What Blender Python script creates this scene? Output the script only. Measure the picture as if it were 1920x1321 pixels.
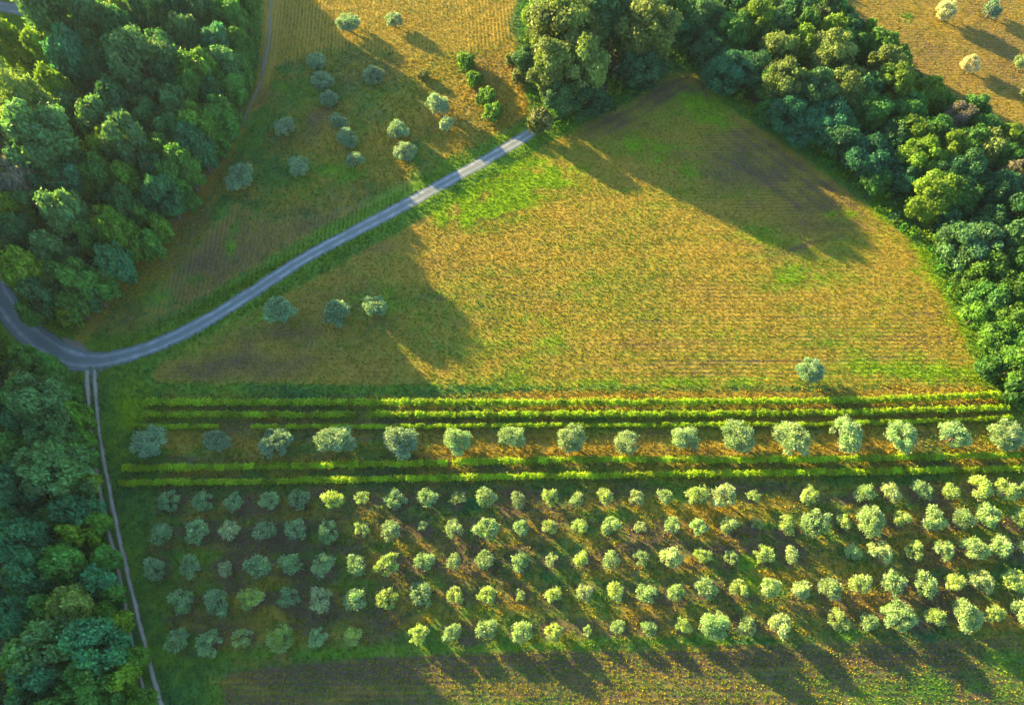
import bpy, math, random
import numpy as np
from mathutils import Matrix, Vector

# ------------------------------------------------------------------ scene, camera, light
for o in list(bpy.data.objects):
    bpy.data.objects.remove(o)
SC = bpy.context.scene
COL = SC.collection
PW, PH = 1920.0, 1321.0
FPX = 1400.0                                   # focal length in pixels of a 1920 wide frame
CAM_H = 134.7
TILT = math.radians(62.4)                      # below the horizon

cam_d = bpy.data.cameras.new('camera')
cam = bpy.data.objects.new('camera', cam_d)
COL.objects.link(cam)
cam.location = (0, 0, CAM_H)
cam.rotation_euler = (math.pi / 2 - TILT, 0, 0)
cam_d.sensor_width = 36.0
cam_d.lens = 36.0 * FPX / PW
cam_d.clip_start = 1.0
cam_d.clip_end = 6000.0
SC.camera = cam

SUN_EL = math.radians(12.6)
SUN_FROM = Vector((-1.2, 1.0, 0)).normalized()          # ground direction towards the sun
to_sun = Vector((SUN_FROM.x * math.cos(SUN_EL), SUN_FROM.y * math.cos(SUN_EL), math.sin(SUN_EL)))
world = bpy.data.worlds.new('World')
SC.world = world
world.use_nodes = True
wn = world.node_tree
for n in list(wn.nodes):
    wn.nodes.remove(n)
sky = wn.nodes.new('ShaderNodeTexSky')
sky.sky_type = 'NISHITA'
sky.sun_disc = False
sky.sun_elevation = SUN_EL
sky.sun_rotation = math.atan2(SUN_FROM.x, SUN_FROM.y)
sky.air_density = 1.0
sky.dust_density = 0.6
sky.ozone_density = 2.5
bg = wn.nodes.new('ShaderNodeBackground')
bg.inputs['Strength'].default_value = 0.092
wo = wn.nodes.new('ShaderNodeOutputWorld')
wn.links.new(sky.outputs['Color'], bg.inputs['Color'])
wn.links.new(bg.outputs['Background'], wo.inputs['Surface'])
sun_d = bpy.data.lights.new('sun', 'SUN')
sun_d.energy = 5.0
sun_d.angle = math.radians(0.55)
sun_d.color = (1.0, 0.72, 0.29)
sun = bpy.data.objects.new('sun', sun_d)
COL.objects.link(sun)
sun.rotation_euler = to_sun.to_track_quat('Z', 'Y').to_euler()
sun.location = (-120, 120, 90)
SC.view_settings.view_transform = 'Standard'
SC.view_settings.look = 'None'
SC.view_settings.gamma = 1.0
SC.view_settings.use_curve_mapping = False
SC.view_settings.exposure = 2.58
SC.render.engine = 'CYCLES'
SC.cycles.max_bounces = 6
SC.cycles.diffuse_bounces = 3
SC.cycles.glossy_bounces = 2
SC.cycles.transmission_bounces = 3
SC.cycles.transparent_max_bounces = 4
SC.cycles.volume_bounces = 0

rng = np.random.default_rng(7)
rnd = random.Random(11)

# ------------------------------------------------------------------ helpers
CT, ST = math.cos(TILT), math.sin(TILT)


def at(px, py, z=0.0):
    """the point at height z that the photograph shows at pixel (px, py)"""
    u, v = px - PW / 2, py - PH / 2
    t = (CAM_H - z) / (FPX * ST + v * CT)
    return (u * t, t * (FPX * CT - v * ST))


def px_per_m(py, z=0.0):
    return (FPX * ST + (py - PH / 2) * CT) / (CAM_H - z)


def hash2(ix, iy, seed):
    h = (ix.astype(np.int64) * 374761393 + iy.astype(np.int64) * 668265263 + seed * 1442695041) & 0xFFFFFFFF
    h = ((h ^ (h >> 13)) * 1274126177) & 0xFFFFFFFF
    h = h ^ (h >> 16)
    return (h & 0xFFFF) / 65535.0


def vnoise(x, y, seed=0):
    ix, iy = np.floor(x), np.floor(y)
    fx, fy = x - ix, y - iy
    fx, fy = fx * fx * (3 - 2 * fx), fy * fy * (3 - 2 * fy)
    a, b = hash2(ix, iy, seed), hash2(ix + 1, iy, seed)
    c, d = hash2(ix, iy + 1, seed), hash2(ix + 1, iy + 1, seed)
    return (a * (1 - fx) + b * fx) * (1 - fy) + (c * (1 - fx) + d * fx) * fy


def fbm(x, y, seed=0, octs=4):
    s, a, t = 0, 0.5, 0
    for k in range(octs):
        s = s + a * vnoise(x * 2 ** k, y * 2 ** k, seed + k * 17)
        t += a
        a *= 0.55
    return s / t


def sstep(a, b, x):
    t = np.clip((x - a) / (b - a), 0, 1)
    return t * t * (3 - 2 * t)


def poly_sd(x, y, poly):
    """distance to a polygon's outline, positive inside"""
    P = np.asarray(poly, float)
    d = np.full(x.shape, 1e9)
    inside = np.zeros(x.shape, bool)
    for i in range(len(P)):
        ax, ay = P[i]
        bx, by = P[(i + 1) % len(P)]
        ex, ey = bx - ax, by - ay
        t = np.clip(((x - ax) * ex + (y - ay) * ey) / (ex * ex + ey * ey + 1e-9), 0, 1)
        d = np.minimum(d, np.hypot(x - ax - t * ex, y - ay - t * ey))
        if ay != by:
            c = ((ay > y) != (by > y)) & (x < ex * (y - ay) / (by - ay) + ax)
            inside ^= c
    return np.where(inside, d, -d)


def line_d(x, y, line):
    P = np.asarray(line, float)
    d = np.full(x.shape, 1e9)
    for i in range(len(P) - 1):
        ax, ay = P[i]
        ex, ey = P[i + 1] - P[i]
        t = np.clip(((x - ax) * ex + (y - ay) * ey) / (ex * ex + ey * ey + 1e-9), 0, 1)
        d = np.minimum(d, np.hypot(x - ax - t * ex, y - ay - t * ey))
    return d


def pts(pix, z=0.0):
    return [at(a, b, z) for a, b in pix]


def smooth_line(P, step=1.5):
    P = [np.array(p, float) for p in P]
    out = []
    for i in range(len(P) - 1):
        p0, p1, p2, p3 = P[max(i - 1, 0)], P[i], P[i + 1], P[min(i + 2, len(P) - 1)]
        n = max(2, int(np.linalg.norm(p2 - p1) / step))
        for k in range(n):
            t = k / n
            out.append(0.5 * ((2 * p1) + (-p0 + p2) * t + (2 * p0 - 5 * p1 + 4 * p2 - p3) * t * t + (-p0 + 3 * p1 - 3 * p2 + p3) * t ** 3))
    out.append(P[-1])
    return np.array(out)


def mesh_np(name, V, F, attrs=None, smooth=False):
    """V (n,3), F (m,k) numpy arrays -> a mesh; attrs {name: (n,4)} point colours"""
    me = bpy.data.meshes.new(name)
    V = np.ascontiguousarray(V, np.float32)
    F = np.ascontiguousarray(F, np.int32)
    m, k = F.shape
    me.vertices.add(len(V))
    me.vertices.foreach_set('co', V.ravel())
    me.loops.add(m * k)
    me.loops.foreach_set('vertex_index', F.ravel())
    me.polygons.add(m)
    me.polygons.foreach_set('loop_start', np.arange(0, m * k, k, dtype=np.int32))
    me.polygons.foreach_set('loop_total', np.full(m, k, np.int32))
    if smooth:
        me.polygons.foreach_set('use_smooth', np.ones(m, bool))
    me.update(calc_edges=True)
    for nm, a in (attrs or {}).items():
        c = me.color_attributes.new(nm, 'FLOAT_COLOR', 'POINT')
        a = np.ascontiguousarray(a, np.float32)
        if a.shape[1] == 3:
            a = np.concatenate([a, np.ones((len(a), 1), np.float32)], 1)
        c.data.foreach_set('color', np.ascontiguousarray(a, np.float32).ravel())
    return me


def link(name, me, mat=None, parent=None):
    o = bpy.data.objects.new(name, me)
    COL.objects.link(o)
    if mat is not None and me is not None and not me.materials:
        me.materials.append(mat)
    if parent is not None:
        o.parent = parent
    return o


def tag(o, label=None, cat=None, group=None, kind=None):
    for k, v in (('label', label), ('category', cat), ('group', group), ('kind', kind)):
        if v:
            o[k] = v
    return o


def nodes(mat):
    mat.use_nodes = True
    nt = mat.node_tree
    for n in list(nt.nodes):
        nt.nodes.remove(n)
    return nt


def N(nt, t, **kw):
    n = nt.nodes.new(t)
    for k, v in kw.items():
        if k in n.inputs:
            n.inputs[k].default_value = v
        else:
            setattr(n, k, v)
    return n


def math_n(nt, op, a, b=None, clamp=False):
    n = nt.nodes.new('ShaderNodeMath')
    n.operation = op
    n.use_clamp = clamp
    for i, x in enumerate((a, b)):
        if x is None:
            continue
        if isinstance(x, (int, float)):
            n.inputs[i].default_value = x
        else:
            nt.links.new(x, n.inputs[i])
    return n.outputs[0]


def mix_c(nt, f, a, b, mode='MIX'):
    n = nt.nodes.new('ShaderNodeMix')
    n.data_type = 'RGBA'
    n.blend_type = mode
    for sock, x in ((n.inputs[0], f), (n.inputs[6], a), (n.inputs[7], b)):
        if isinstance(x, (int, float)):
            sock.default_value = x
        elif isinstance(x, tuple):
            sock.default_value = (*x, 1.0)
        else:
            nt.links.new(x, sock)
    return n.outputs[2]


def ramp01(nt, x, a, b):
    n = nt.nodes.new('ShaderNodeMapRange')
    n.interpolation_type = 'SMOOTHSTEP'
    n.inputs['From Min'].default_value = a
    n.inputs['From Max'].default_value = b
    nt.links.new(x, n.inputs['Value'])
    return n.outputs['Result']


def noise_n(nt, vec, scale, detail=4.0, rough=0.6):
    n = nt.nodes.new('ShaderNodeTexNoise')
    n.inputs['Scale'].default_value = scale
    n.inputs['Detail'].default_value = detail
    n.inputs['Roughness'].default_value = rough
    nt.links.new(vec, n.inputs['Vector'])
    return n.outputs['Fac']


# ------------------------------------------------------------------ materials
def leaf_material(name, trans=0.35, rough=0.55, spec=0.25, warm=(1.25, 1.1, 0.55), back=None):
    """foliage: the object's colour varied leaf by leaf and clump by clump; light shines through"""
    m = bpy.data.materials.new(name)
    nt = nodes(m)
    oi = N(nt, 'ShaderNodeObjectInfo')
    at_ = N(nt, 'ShaderNodeAttribute', attribute_name='tint')
    sep = N(nt, 'ShaderNodeSeparateColor')
    nt.links.new(at_.outputs['Color'], sep.inputs[0])
    v = math_n(nt, 'ADD', math_n(nt, 'MULTIPLY', sep.outputs[0], 0.75), math_n(nt, 'MULTIPLY', sep.outputs[1], 0.55))
    v = math_n(nt, 'ADD', v, 0.35)
    c = mix_c(nt, 1.0, oi.outputs['Color'], v, 'MULTIPLY')
    c2 = mix_c(nt, 1.0, c, warm, 'MULTIPLY')
    c = mix_c(nt, math_n(nt, 'MULTIPLY', sep.outputs[2], 0.8), c, c2)
    if back:
        geo = N(nt, 'ShaderNodeNewGeometry')
        c = mix_c(nt, math_n(nt, 'MULTIPLY', geo.outputs['Backfacing'], 0.7), c, back)
    d = N(nt, 'ShaderNodeBsdfPrincipled')
    d.inputs['Roughness'].default_value = rough
    d.inputs['Specular IOR Level'].default_value = spec
    nt.links.new(c, d.inputs['Base Color'])
    t = N(nt, 'ShaderNodeBsdfTranslucent')
    tc = mix_c(nt, 1.0, c, (1.5, 1.55, 0.55), 'MULTIPLY')
    nt.links.new(tc, t.inputs['Color'])
    mx = N(nt, 'ShaderNodeMixShader')
    mx.inputs[0].default_value = trans
    nt.links.new(d.outputs[0], mx.inputs[1])
    nt.links.new(t.outputs[0], mx.inputs[2])
    out = N(nt, 'ShaderNodeOutputMaterial')
    nt.links.new(mx.outputs[0], out.inputs['Surface'])
    return m


def tuft_material(name, trans=0.3):
    m = bpy.data.materials.new(name)
    nt = nodes(m)
    a = N(nt, 'ShaderNodeAttribute', attribute_name='tint')
    d = N(nt, 'ShaderNodeBsdfDiffuse')
    nt.links.new(a.outputs['Color'], d.inputs['Color'])
    t = N(nt, 'ShaderNodeBsdfTranslucent')
    nt.links.new(a.outputs['Color'], t.inputs['Color'])
    mx = N(nt, 'ShaderNodeMixShader')
    mx.inputs[0].default_value = trans
    nt.links.new(d.outputs[0], mx.inputs[1])
    nt.links.new(t.outputs[0], mx.inputs[2])
    out = N(nt, 'ShaderNodeOutputMaterial')
    nt.links.new(mx.outputs[0], out.inputs['Surface'])
    return m


def bark_material():
    m = bpy.data.materials.new('bark')
    nt = nodes(m)
    tc = N(nt, 'ShaderNodeTexCoord')
    n = noise_n(nt, tc.outputs['Object'], 6.0, 6, 0.7)
    c = mix_c(nt, n, (0.05, 0.038, 0.028), (0.17, 0.14, 0.11))
    d = N(nt, 'ShaderNodeBsdfPrincipled')
    d.inputs['Roughness'].default_value = 0.9
    nt.links.new(c, d.inputs['Base Color'])
    b = N(nt, 'ShaderNodeBump')
    b.inputs['Strength'].default_value = 0.6
    b.inputs['Distance'].default_value = 0.05
    nt.links.new(n, b.inputs['Height'])
    nt.links.new(b.outputs[0], d.inputs['Normal'])
    out = N(nt, 'ShaderNodeOutputMaterial')
    nt.links.new(d.outputs[0], out.inputs['Surface'])
    return m


def ground_material():
    """mask.r dryness, mask.g bare soil, mask.b fresh green; rows.r row coordinate, rows.g how strongly the rows show"""
    m = bpy.data.materials.new('ground_cover')
    nt = nodes(m)
    tc = N(nt, 'ShaderNodeTexCoord')
    P = tc.outputs['Object']
    at_ = N(nt, 'ShaderNodeAttribute', attribute_name='mask')
    sep = N(nt, 'ShaderNodeSeparateColor')
    nt.links.new(at_.outputs['Color'], sep.inputs[0])
    ar = N(nt, 'ShaderNodeAttribute', attribute_name='rows')
    sr = N(nt, 'ShaderNodeSeparateColor')
    nt.links.new(ar.outputs['Color'], sr.inputs[0])
    n1 = noise_n(nt, P, 0.55, 6, 0.65)
    n2 = noise_n(nt, P, 2.3, 4, 0.7)
    n3 = noise_n(nt, P, 0.09, 4, 0.6)
    wob = math_n(nt, 'MULTIPLY', n1, 5.0)
    ph = math_n(nt, 'ADD', math_n(nt, 'MULTIPLY', sr.outputs[0], 6.2832 / 0.95), wob)
    stripe = math_n(nt, 'MULTIPLY', math_n(nt, 'SINE', ph), sr.outputs[1])
    dry = math_n(nt, 'ADD', sep.outputs[0], math_n(nt, 'MULTIPLY', math_n(nt, 'SUBTRACT', n1, 0.5), 1.0))
    dry = math_n(nt, 'ADD', dry, math_n(nt, 'MULTIPLY', math_n(nt, 'SUBTRACT', n2, 0.5), 1.2))
    dry = math_n(nt, 'ADD', dry, math_n(nt, 'MULTIPLY', stripe, 0.13))
    dry = ramp01(nt, dry, 0.2, 0.8)
    soil = math_n(nt, 'ADD', sep.outputs[1], math_n(nt, 'MULTIPLY', math_n(nt, 'SUBTRACT', n2, 0.5), 1.0))
    soil = math_n(nt, 'SUBTRACT', soil, math_n(nt, 'MULTIPLY', stripe, 0.16))
    soil = math_n(nt, 'ADD', soil, math_n(nt, 'MULTIPLY', math_n(nt, 'SUBTRACT', n3, 0.5), 0.5))
    soil = ramp01(nt, soil, 0.2, 0.85)
    fresh = math_n(nt, 'ADD', sep.outputs[2], math_n(nt, 'MULTIPLY', math_n(nt, 'SUBTRACT', n1, 0.5), 0.8), True)
    grass = mix_c(nt, fresh, (0.022, 0.115, 0.042), (0.20, 0.33, 0.010))
    straw = mix_c(nt, n2, (0.20, 0.135, 0.024), (0.43, 0.315, 0.045))
    earth = mix_c(nt, n1, (0.060, 0.042, 0.026), (0.165, 0.118, 0.072))
    c = mix_c(nt, dry, grass, straw)
    c = mix_c(nt, soil, c, earth)
    d = N(nt, 'ShaderNodeBsdfPrincipled')
    d.inputs['Roughness'].default_value = 0.95
    d.inputs['Specular IOR Level'].default_value = 0.1
    nt.links.new(c, d.inputs['Base Color'])
    h = math_n(nt, 'ADD', math_n(nt, 'MULTIPLY', n2, 0.5), math_n(nt, 'MULTIPLY', n1, 0.7))
    h = math_n(nt, 'ADD', h, math_n(nt, 'MULTIPLY', stripe, 0.12))
    b = N(nt, 'ShaderNodeBump')
    b.inputs['Strength'].default_value = 0.9
    b.inputs['Distance'].default_value = 0.28
    nt.links.new(h, b.inputs['Height'])
    nt.links.new(b.outputs[0], d.inputs['Normal'])
    out = N(nt, 'ShaderNodeOutputMaterial')
    nt.links.new(d.outputs[0], out.inputs['Surface'])
    return m


def gravel_material(name, c1, c2, c3, fine=3.0):
    """mask.r: how worn (pale) the surface is across its width"""
    m = bpy.data.materials.new(name)
    nt = nodes(m)
    tc = N(nt, 'ShaderNodeTexCoord')
    P = tc.outputs['Object']
    at_ = N(nt, 'ShaderNodeAttribute', attribute_name='mask')
    sep = N(nt, 'ShaderNodeSeparateColor')
    nt.links.new(at_.outputs['Color'], sep.inputs[0])
    n1 = noise_n(nt, P, fine, 6, 0.75)
    n2 = noise_n(nt, P, 0.35, 4, 0.6)
    n3 = noise_n(nt, P, 1.1, 5, 0.7)
    c = mix_c(nt, n1, c1, c2)
    w = math_n(nt, 'ADD', sep.outputs[0], math_n(nt, 'MULTIPLY', math_n(nt, 'SUBTRACT', n2, 0.5), 1.1))
    w = ramp01(nt, w, 0.25, 0.95)
    c = mix_c(nt, w, c, c3)
    e = math_n(nt, 'ADD', sep.outputs[1], math_n(nt, 'MULTIPLY', math_n(nt, 'SUBTRACT', n3, 0.5), 0.9))
    e = ramp01(nt, e, 0.45, 0.8)
    c = mix_c(nt, e, c, (0.07, 0.085, 0.03))
    d = N(nt, 'ShaderNodeBsdfPrincipled')
    d.inputs['Roughness'].default_value = 0.85
    d.inputs['Specular IOR Level'].default_value = 0.3
    nt.links.new(c, d.inputs['Base Color'])
    b = N(nt, 'ShaderNodeBump')
    b.inputs['Strength'].default_value = 0.5
    b.inputs['Distance'].default_value = 0.06
    nt.links.new(n1, b.inputs['Height'])
    nt.links.new(b.outputs[0], d.inputs['Normal'])
    out = N(nt, 'ShaderNodeOutputMaterial')
    nt.links.new(d.outputs[0], out.inputs['Surface'])
    return m


M_GROUND = ground_material()
M_ROAD = gravel_material('road_gravel', (0.11, 0.135, 0.135), (0.22, 0.255, 0.25), (0.37, 0.40, 0.375))
M_TRACK = gravel_material('track_dirt', (0.16, 0.125, 0.085), (0.32, 0.265, 0.195), (0.47, 0.40, 0.31))
M_PATH = gravel_material('path_dirt', (0.13, 0.115, 0.07), (0.25, 0.22, 0.14), (0.32, 0.28, 0.20))
M_LEAF = leaf_material('broad_leaves')
M_OLIVE = leaf_material('olive_leaves', trans=0.36, rough=0.45, spec=0.4, warm=(1.3, 1.2, 0.75), back=(0.36, 0.46, 0.34))
M_VINE = leaf_material('vine_leaves', trans=0.42)
M_TUFT = tuft_material('grass_blades')
M_BARK = bark_material()

# ------------------------------------------------------------------ the layout, read off the photograph
ROAD_PIX = [(-60, 360), (-30, 470), (-2, 545), (30, 597), (70, 638), (118, 665), (172, 677), (235, 666), (305, 642), (380, 605), (460, 556), (560, 491),
            (660, 436), (750, 389), (830, 345), (910, 300), (962, 270), (1000, 246), (1036, 222), (1080, 196), (1130, 160), (1180, 110)]
ROAD_W = [5.4, 5.4, 5.6, 6.2, 6.6, 6.6, 5.6, 4.6, 4.3, 4.1, 4.0, 3.9, 3.9, 4.0, 3.9, 3.8, 3.7, 3.6, 3.5, 3.5, 3.5, 3.5]
ROAD = smooth_line(pts(ROAD_PIX))
ROAD_FAR = smooth_line(pts([(-160, -10), (-60, 3), (0, 12), (40, 20), (75, 34), (110, 60)]))
FIELD_C = pts([(1040, 258), (1100, 226), (1180, 190), (1250, 142), (1290, 130), (1330, 150), (1350, 190), (1420, 237), (1500, 292), (1580, 352), (1650, 402),
               (1715, 455), (1752, 512), (1782, 570), (1812, 640), (1838, 700), (1850, 722), (1480, 722), (1000, 724), (600, 722), (292, 716), (286, 700),
               (310, 667), (420, 606), (520, 557), (640, 496), (770, 420), (900, 350), (990, 290)])
FIELD_T = pts([(484, -40), (975, -40), (958, 70), (900, 96), (760, 104), (660, 92), (600, 100), (500, 136), (486, 60)])
FIELD_R = pts([(262, 602), (285, 548), (380, 452), (432, 372), (520, 410), (620, 398), (700, 368), (775, 332), (798, 346), (700, 402), (560, 472), (420, 542), (330, 592)])
FIELD_B = pts([(425, 1400), (418, 1262), (620, 1238), (900, 1222), (1300, 1206), (2000, 1188), (2000, 1400)])
FIELD_N = pts([(1530, -60), (2100, -60), (2100, 330), (1920, 272), (1850, 222), (1785, 178), (1690, 124), (1640, 66), (1580, 10)])
MEADOW = pts([(495, 100), (470, 215), (385, 350), (290, 470), (180, 610), (250, 655), (400, 590), (750, 380), (985, 245), (985, 60), (700, 80)])
ORCHARD = pts([(285, 905), (2000, 880), (2000, 1188), (1300, 1204), (620, 1232), (330, 1240), (300, 1180), (262, 1050)])
VINEYARD = pts([(285, 738), (1900, 728), (2000, 880), (230, 915), (262, 800)])
WOOD_L = pts([(-260, -120), (470, -120), (474, 60), (462, 150), (420, 225), (355, 330), (285, 420), (200, 520), (120, 582), (50, 560), (5, 470), (-60, 330),
              (-60, 230), (30, 215), (52, 130), (62, 60), (75, 20), (70, -60)])
WOOD_D = pts([(-260, 640), (0, 650), (55, 690), (95, 730), (118, 790), (126, 880), (142, 960), (164, 1050), (182, 1130), (204, 1220), (236, 1330), (250, 1420), (-300, 1420)])
WOOD_R = pts([(985, -120), (985, 90), (1010, 200), (1040, 246), (1100, 215), (1180, 178), (1240, 136), (1290, 118), (1345, 140), (1370, 190), (1440, 232), (1520, 285), (1600, 345),
              (1670, 398), (1735, 455), (1775, 515), (1805, 570), (1835, 640), (1862, 700), (1890, 745), (2050, 800), (2150, 330), (1905, 280), (1840, 228),
              (1775, 186), (1690, 132), (1640, 80), (1560, 10), (1540, -120)])
PATH = smooth_line(pts([(150, 640), (190, 575), (232, 520), (285, 465), (335, 412), (385, 345), (430, 282), (468, 215), (492, 160), (505, 110), (512, 50), (515, -20), (518, -80)]))
RUT_A = smooth_line(pts([(164, 694), (166, 760), (172, 820), (182, 890), (196, 960), (213, 1030), (229, 1100), (243, 1180), (260, 1250), (276, 1325), (290, 1400)]), 0.8)
RUT_B = smooth_line(pts([(177, 694), (181, 760), (188, 820), (200, 890), (214, 960), (231, 1040), (248, 1110), (265, 1180), (283, 1250), (303, 1321), (325, 1400)]), 0.8)
# patches of fresh weeds (pixel, half-width and half-height in pixels, strength) and of bare or dry ground; some paint in the green or brown of shade
GREEN_BLOBS = [(255, 1000, 40, 200, .45), (230, 760, 40, 60, .5), (290, 1180, 40, 120, .4), (470, 1040, 300, 8, .2), (470, 1095, 300, 8, .2), (450, 975, 250, 7, .2), (300, 640, 90, 20, .4), (600, 730, 320, 8, .5), (1300, 195, 40, 22, .6), (1345, 225, 36, 20, .55), (1230, 290, 50, 26, .5), (1170, 265, 36, 18, .4), (1280, 320, 40, 20, .35), (1440, 450, 50, 24, .35), (1575, 398, 26, 16, .9), (1490, 520, 60, 24, .45),
               (910, 378, 70, 30, 1.2), (1000, 330, 70, 26, 1.1), (850, 405, 40, 18, .9), (985, 640, 110, 40, .3), (900, 700, 120, 20, .3), (1250, 716, 200, 8, .6), (1680, 690, 110, 24, .55),
               (1790, 705, 70, 16, .5), (1600, 645, 60, 14, .4), (1660, 380, 30, 40, .6), (1740, 480, 26, 50, .7), (1800, 590, 24, 60, .8), (700, 560, 60, 30, .45), (480, 600, 50, 20, .35),
               (435, 450, 10, 40, .8), (475, 420, 8, 30, .6), (420, 390, 14, 30, .6), (480, 235, 40, 50, .55), (540, 340, 60, 40, .3), (420, 300, 30, 30, .4), (300, 560, 40, 30, .6), (540, 150, 50, 30, .5),
               (370, 520, 24, 12, .6), (800, 300, 60, 30, .6), (640, 330, 70, 24, .5), (1830, 1290, 130, 40, .6), (1700, 1300, 120, 30, .4), (1880, 1240, 60, 30, .4), (350, 1250, 60, 40, .9), (1560, 1000, 60, 40, .4),
               (1420, 1050, 40, 40, .5), (240, 800, 40, 90, .8), (1700, 30, 20, 10, .6), (1580, 1190, 40, 10, .7), (900, 1215, 300, 6, .4), (1300, 1200, 300, 6, .4), (600, 1225, 200, 6, .5)]
TRAMS = [pts(q) for q in ([(1180, 604), (1500, 594), (1800, 586)], [(1010, 650), (1400, 640), (1815, 632)], [(1090, 690), (1500, 676), (1700, 670)], [(820, 560), (1100, 548), (1300, 540)],
                         [(1480, 470), (1530, 452), (1580, 442)], [(1340, 290), (1420, 330), (1500, 390)])]
LIME_BLOBS = [(910, 378, 80, 30, .7), (1000, 330, 70, 30, .6), (850, 405, 40, 18, .5), (1830, 1290, 130, 40, .15), (1660, 380, 30, 40, .5), (1740, 480, 26, 50, .5), (1800, 590, 24, 60, .5), (240, 800, 30, 90, .15)]
SOIL_SHADE_BLOBS = [(1270, 160, 90, 34, .45), (1140, 232, 80, 26, .45), (1380, 300, 130, 70, .34), (1520, 370, 110, 90, .34), (1480, 470, 90, 40, .2), (430, 690, 160, 26, .35), (560, 620, 120, 40, .22), (660, 560, 90, 40, .15), (1180, 190, 60, 20, .3),  # bare soil, and brown painted where shade lies on the field
              (430, 500, 90, 60, .25), (620, 400, 100, 30, .25), (640, 1255, 260, 14, .3), (1200, 1235, 500, 12, .3)]
DRY_BLOBS = [(460, 830, 60, 26, .7), (345, 830, 40, 20, .4), (900, 850, 90, 14, .7), (1020, 848, 60, 14, .7), (1130, 850, 60, 14, .6), (1250, 842, 200, 14, .5), (1500, 842, 200, 12, .5), (1000, 742, 120, 8, .8),
             (1300, 742, 250, 8, .7), (1750, 732, 140, 9, .9), (1040, 765, 120, 8, .5), (490, 150, 24, 14, .5), (700, 250, 60, 60, .3), (860, 280, 30, 30, .8), (970, 210, 40, 50, .9), (660, 700, 60, 14, .3),
             (440, 1275, 40, 14, .5), (1590, 1130, 60, 50, .5), (1340, 960, 40, 12, .6)]
OLIVES_BIG = [(278, 828, 66), (405, 826, 52), (521, 830, 62), (633, 826, 70), (750, 828, 68), (856, 826, 60), (962, 820, 54), (1071, 822, 60), (1176, 828, 50), (1281, 822, 54), (1386, 818, 64), (1489, 819, 68),
              (1588, 818, 68), (1691, 817, 64), (1792, 818, 58), (1888, 816, 64)]
# code: s sparse, y yellowish, g greyish pale
OLIVE_ROWS = [
    [(318, 937, 44), (379, 938, 40), (440, 939, 34), (505, 938, 40), (560, 938, 40), (624, 936, 42, 'y'), (682, 933, 34, 's'), (743, 938, 40), (800, 934, 38), (861, 934, 33, 's'), (913, 934, 42), (971, 936, 33),
     (1029, 929, 34, 'y'), (1082, 934, 32), (1137, 929, 35, 'y'), (1194, 931, 32, 'g'), (1246, 928, 32), (1305, 928, 42, 'y'), (1354, 929, 46, 'g'), (1414, 931, 30, 's'), (1515, 925, 38, 'y'), (1619, 922, 38), (1674, 925, 38, 'g'),
     (1731, 919, 41), (1783, 922, 34, 'y'), (1839, 916, 47, 'y'), (1884, 918, 44, 'y'), (1921, 919, 36)],
    [(306, 998, 46), (368, 997, 48), (433, 995, 42, 'g'), (495, 995, 42), (555, 995, 42), (615, 994, 44), (677, 994, 34, 's'), (736, 993, 40), (794, 987, 24), (853, 990, 38), (912, 989, 44), (976, 989, 32), (1029, 987, 32, 'y'),
     (1089, 987, 34, 'y'), (1143, 987, 36), (1198, 987, 26, 'g'), (1259, 985, 34), (1309, 985, 34), (1365, 986, 34), (1419, 982, 25, 's'), (1474, 982, 36, 'y'), (1526, 977, 58), (1584, 978, 30, 'y'), (1633, 975, 60),
     (1689, 974, 32, 'y'), (1748, 974, 50), (1803, 970, 40), (1855, 968, 46), (1913, 972, 38, 'y')],
    [(291, 1065, 44), (357, 1064, 42), (420, 1066, 30, 'g'), (485, 1059, 50), (546, 1057, 46), (607, 1057, 48), (670, 1058, 40), (730, 1054, 46, 'y'), (795, 1054, 36), (853, 1053, 32), (911, 1049, 38), (975, 1051, 38),
     (1031, 1050, 26, 'g'), (1089, 1049, 34, 'y'), (1146, 1049, 38), (1203, 1046, 32), (1261, 1044, 42, 'g'), (1317, 1040, 32, 'y'), (1372, 1045, 27), (1432, 1039, 36, 'y'), (1483, 1039, 33, 'g'), (1602, 1034, 34),
     (1654, 1037, 46, 'g'), (1716, 1035, 40, 'y'), (1771, 1034, 42), (1824, 1027, 48), (1878, 1026, 48), (1919, 1027, 34)],
    [(339, 1130, 46), (405, 1130, 50), (472, 1126, 46, 'y'), (537, 1122, 42), (604, 1124, 44, 'g'), (666, 1121, 44), (727, 1120, 42, 'y'), (790, 1116, 44), (851, 1117, 36, 'y'), (911, 1114, 36, 'y'), (976, 1114, 24, 's'),
     (1035, 1115, 34, 'y'), (1095, 1112, 32, 'g'), (1153, 1110, 38, 'y'), (1212, 1110, 38), (1269, 1109, 34), (1327, 1104, 46), (1383, 1103, 38, 'y'), (1445, 1102, 40), (1499, 1105, 36, 'g'), (1558, 1100, 44), (1614, 1094, 42, 'y'),
     (1674, 1095, 43), (1735, 1093, 48), (1789, 1091, 38, 'y'), (1844, 1093, 48, 'g'), (1903, 1086, 48, 'y')],
    [(329, 1202, 46), (392, 1204, 52), (459, 1197, 46, 's'), (524, 1197, 56, 'y'), (594, 1194, 38), (659, 1191, 38, 'y'), (785, 1189, 40, 'y'), (847, 1184, 36), (912, 1181, 38), (976, 1185, 44), (1036, 1184, 36, 'y'),
     (1099, 1182, 24, 's'), (1158, 1175, 29), (1219, 1176, 30), (1279, 1175, 32, 'y'), (1337, 1170, 54), (1400, 1170, 40), (1460, 1170, 46, 'g'), (1577, 1164, 44, 'y'), (1629, 1163, 36), (1689, 1157, 62), (1754, 1153, 38, 'y'),
     (1812, 1153, 60), (1864, 1154, 38, 'y'), (1915, 1147, 50)]]
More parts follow.
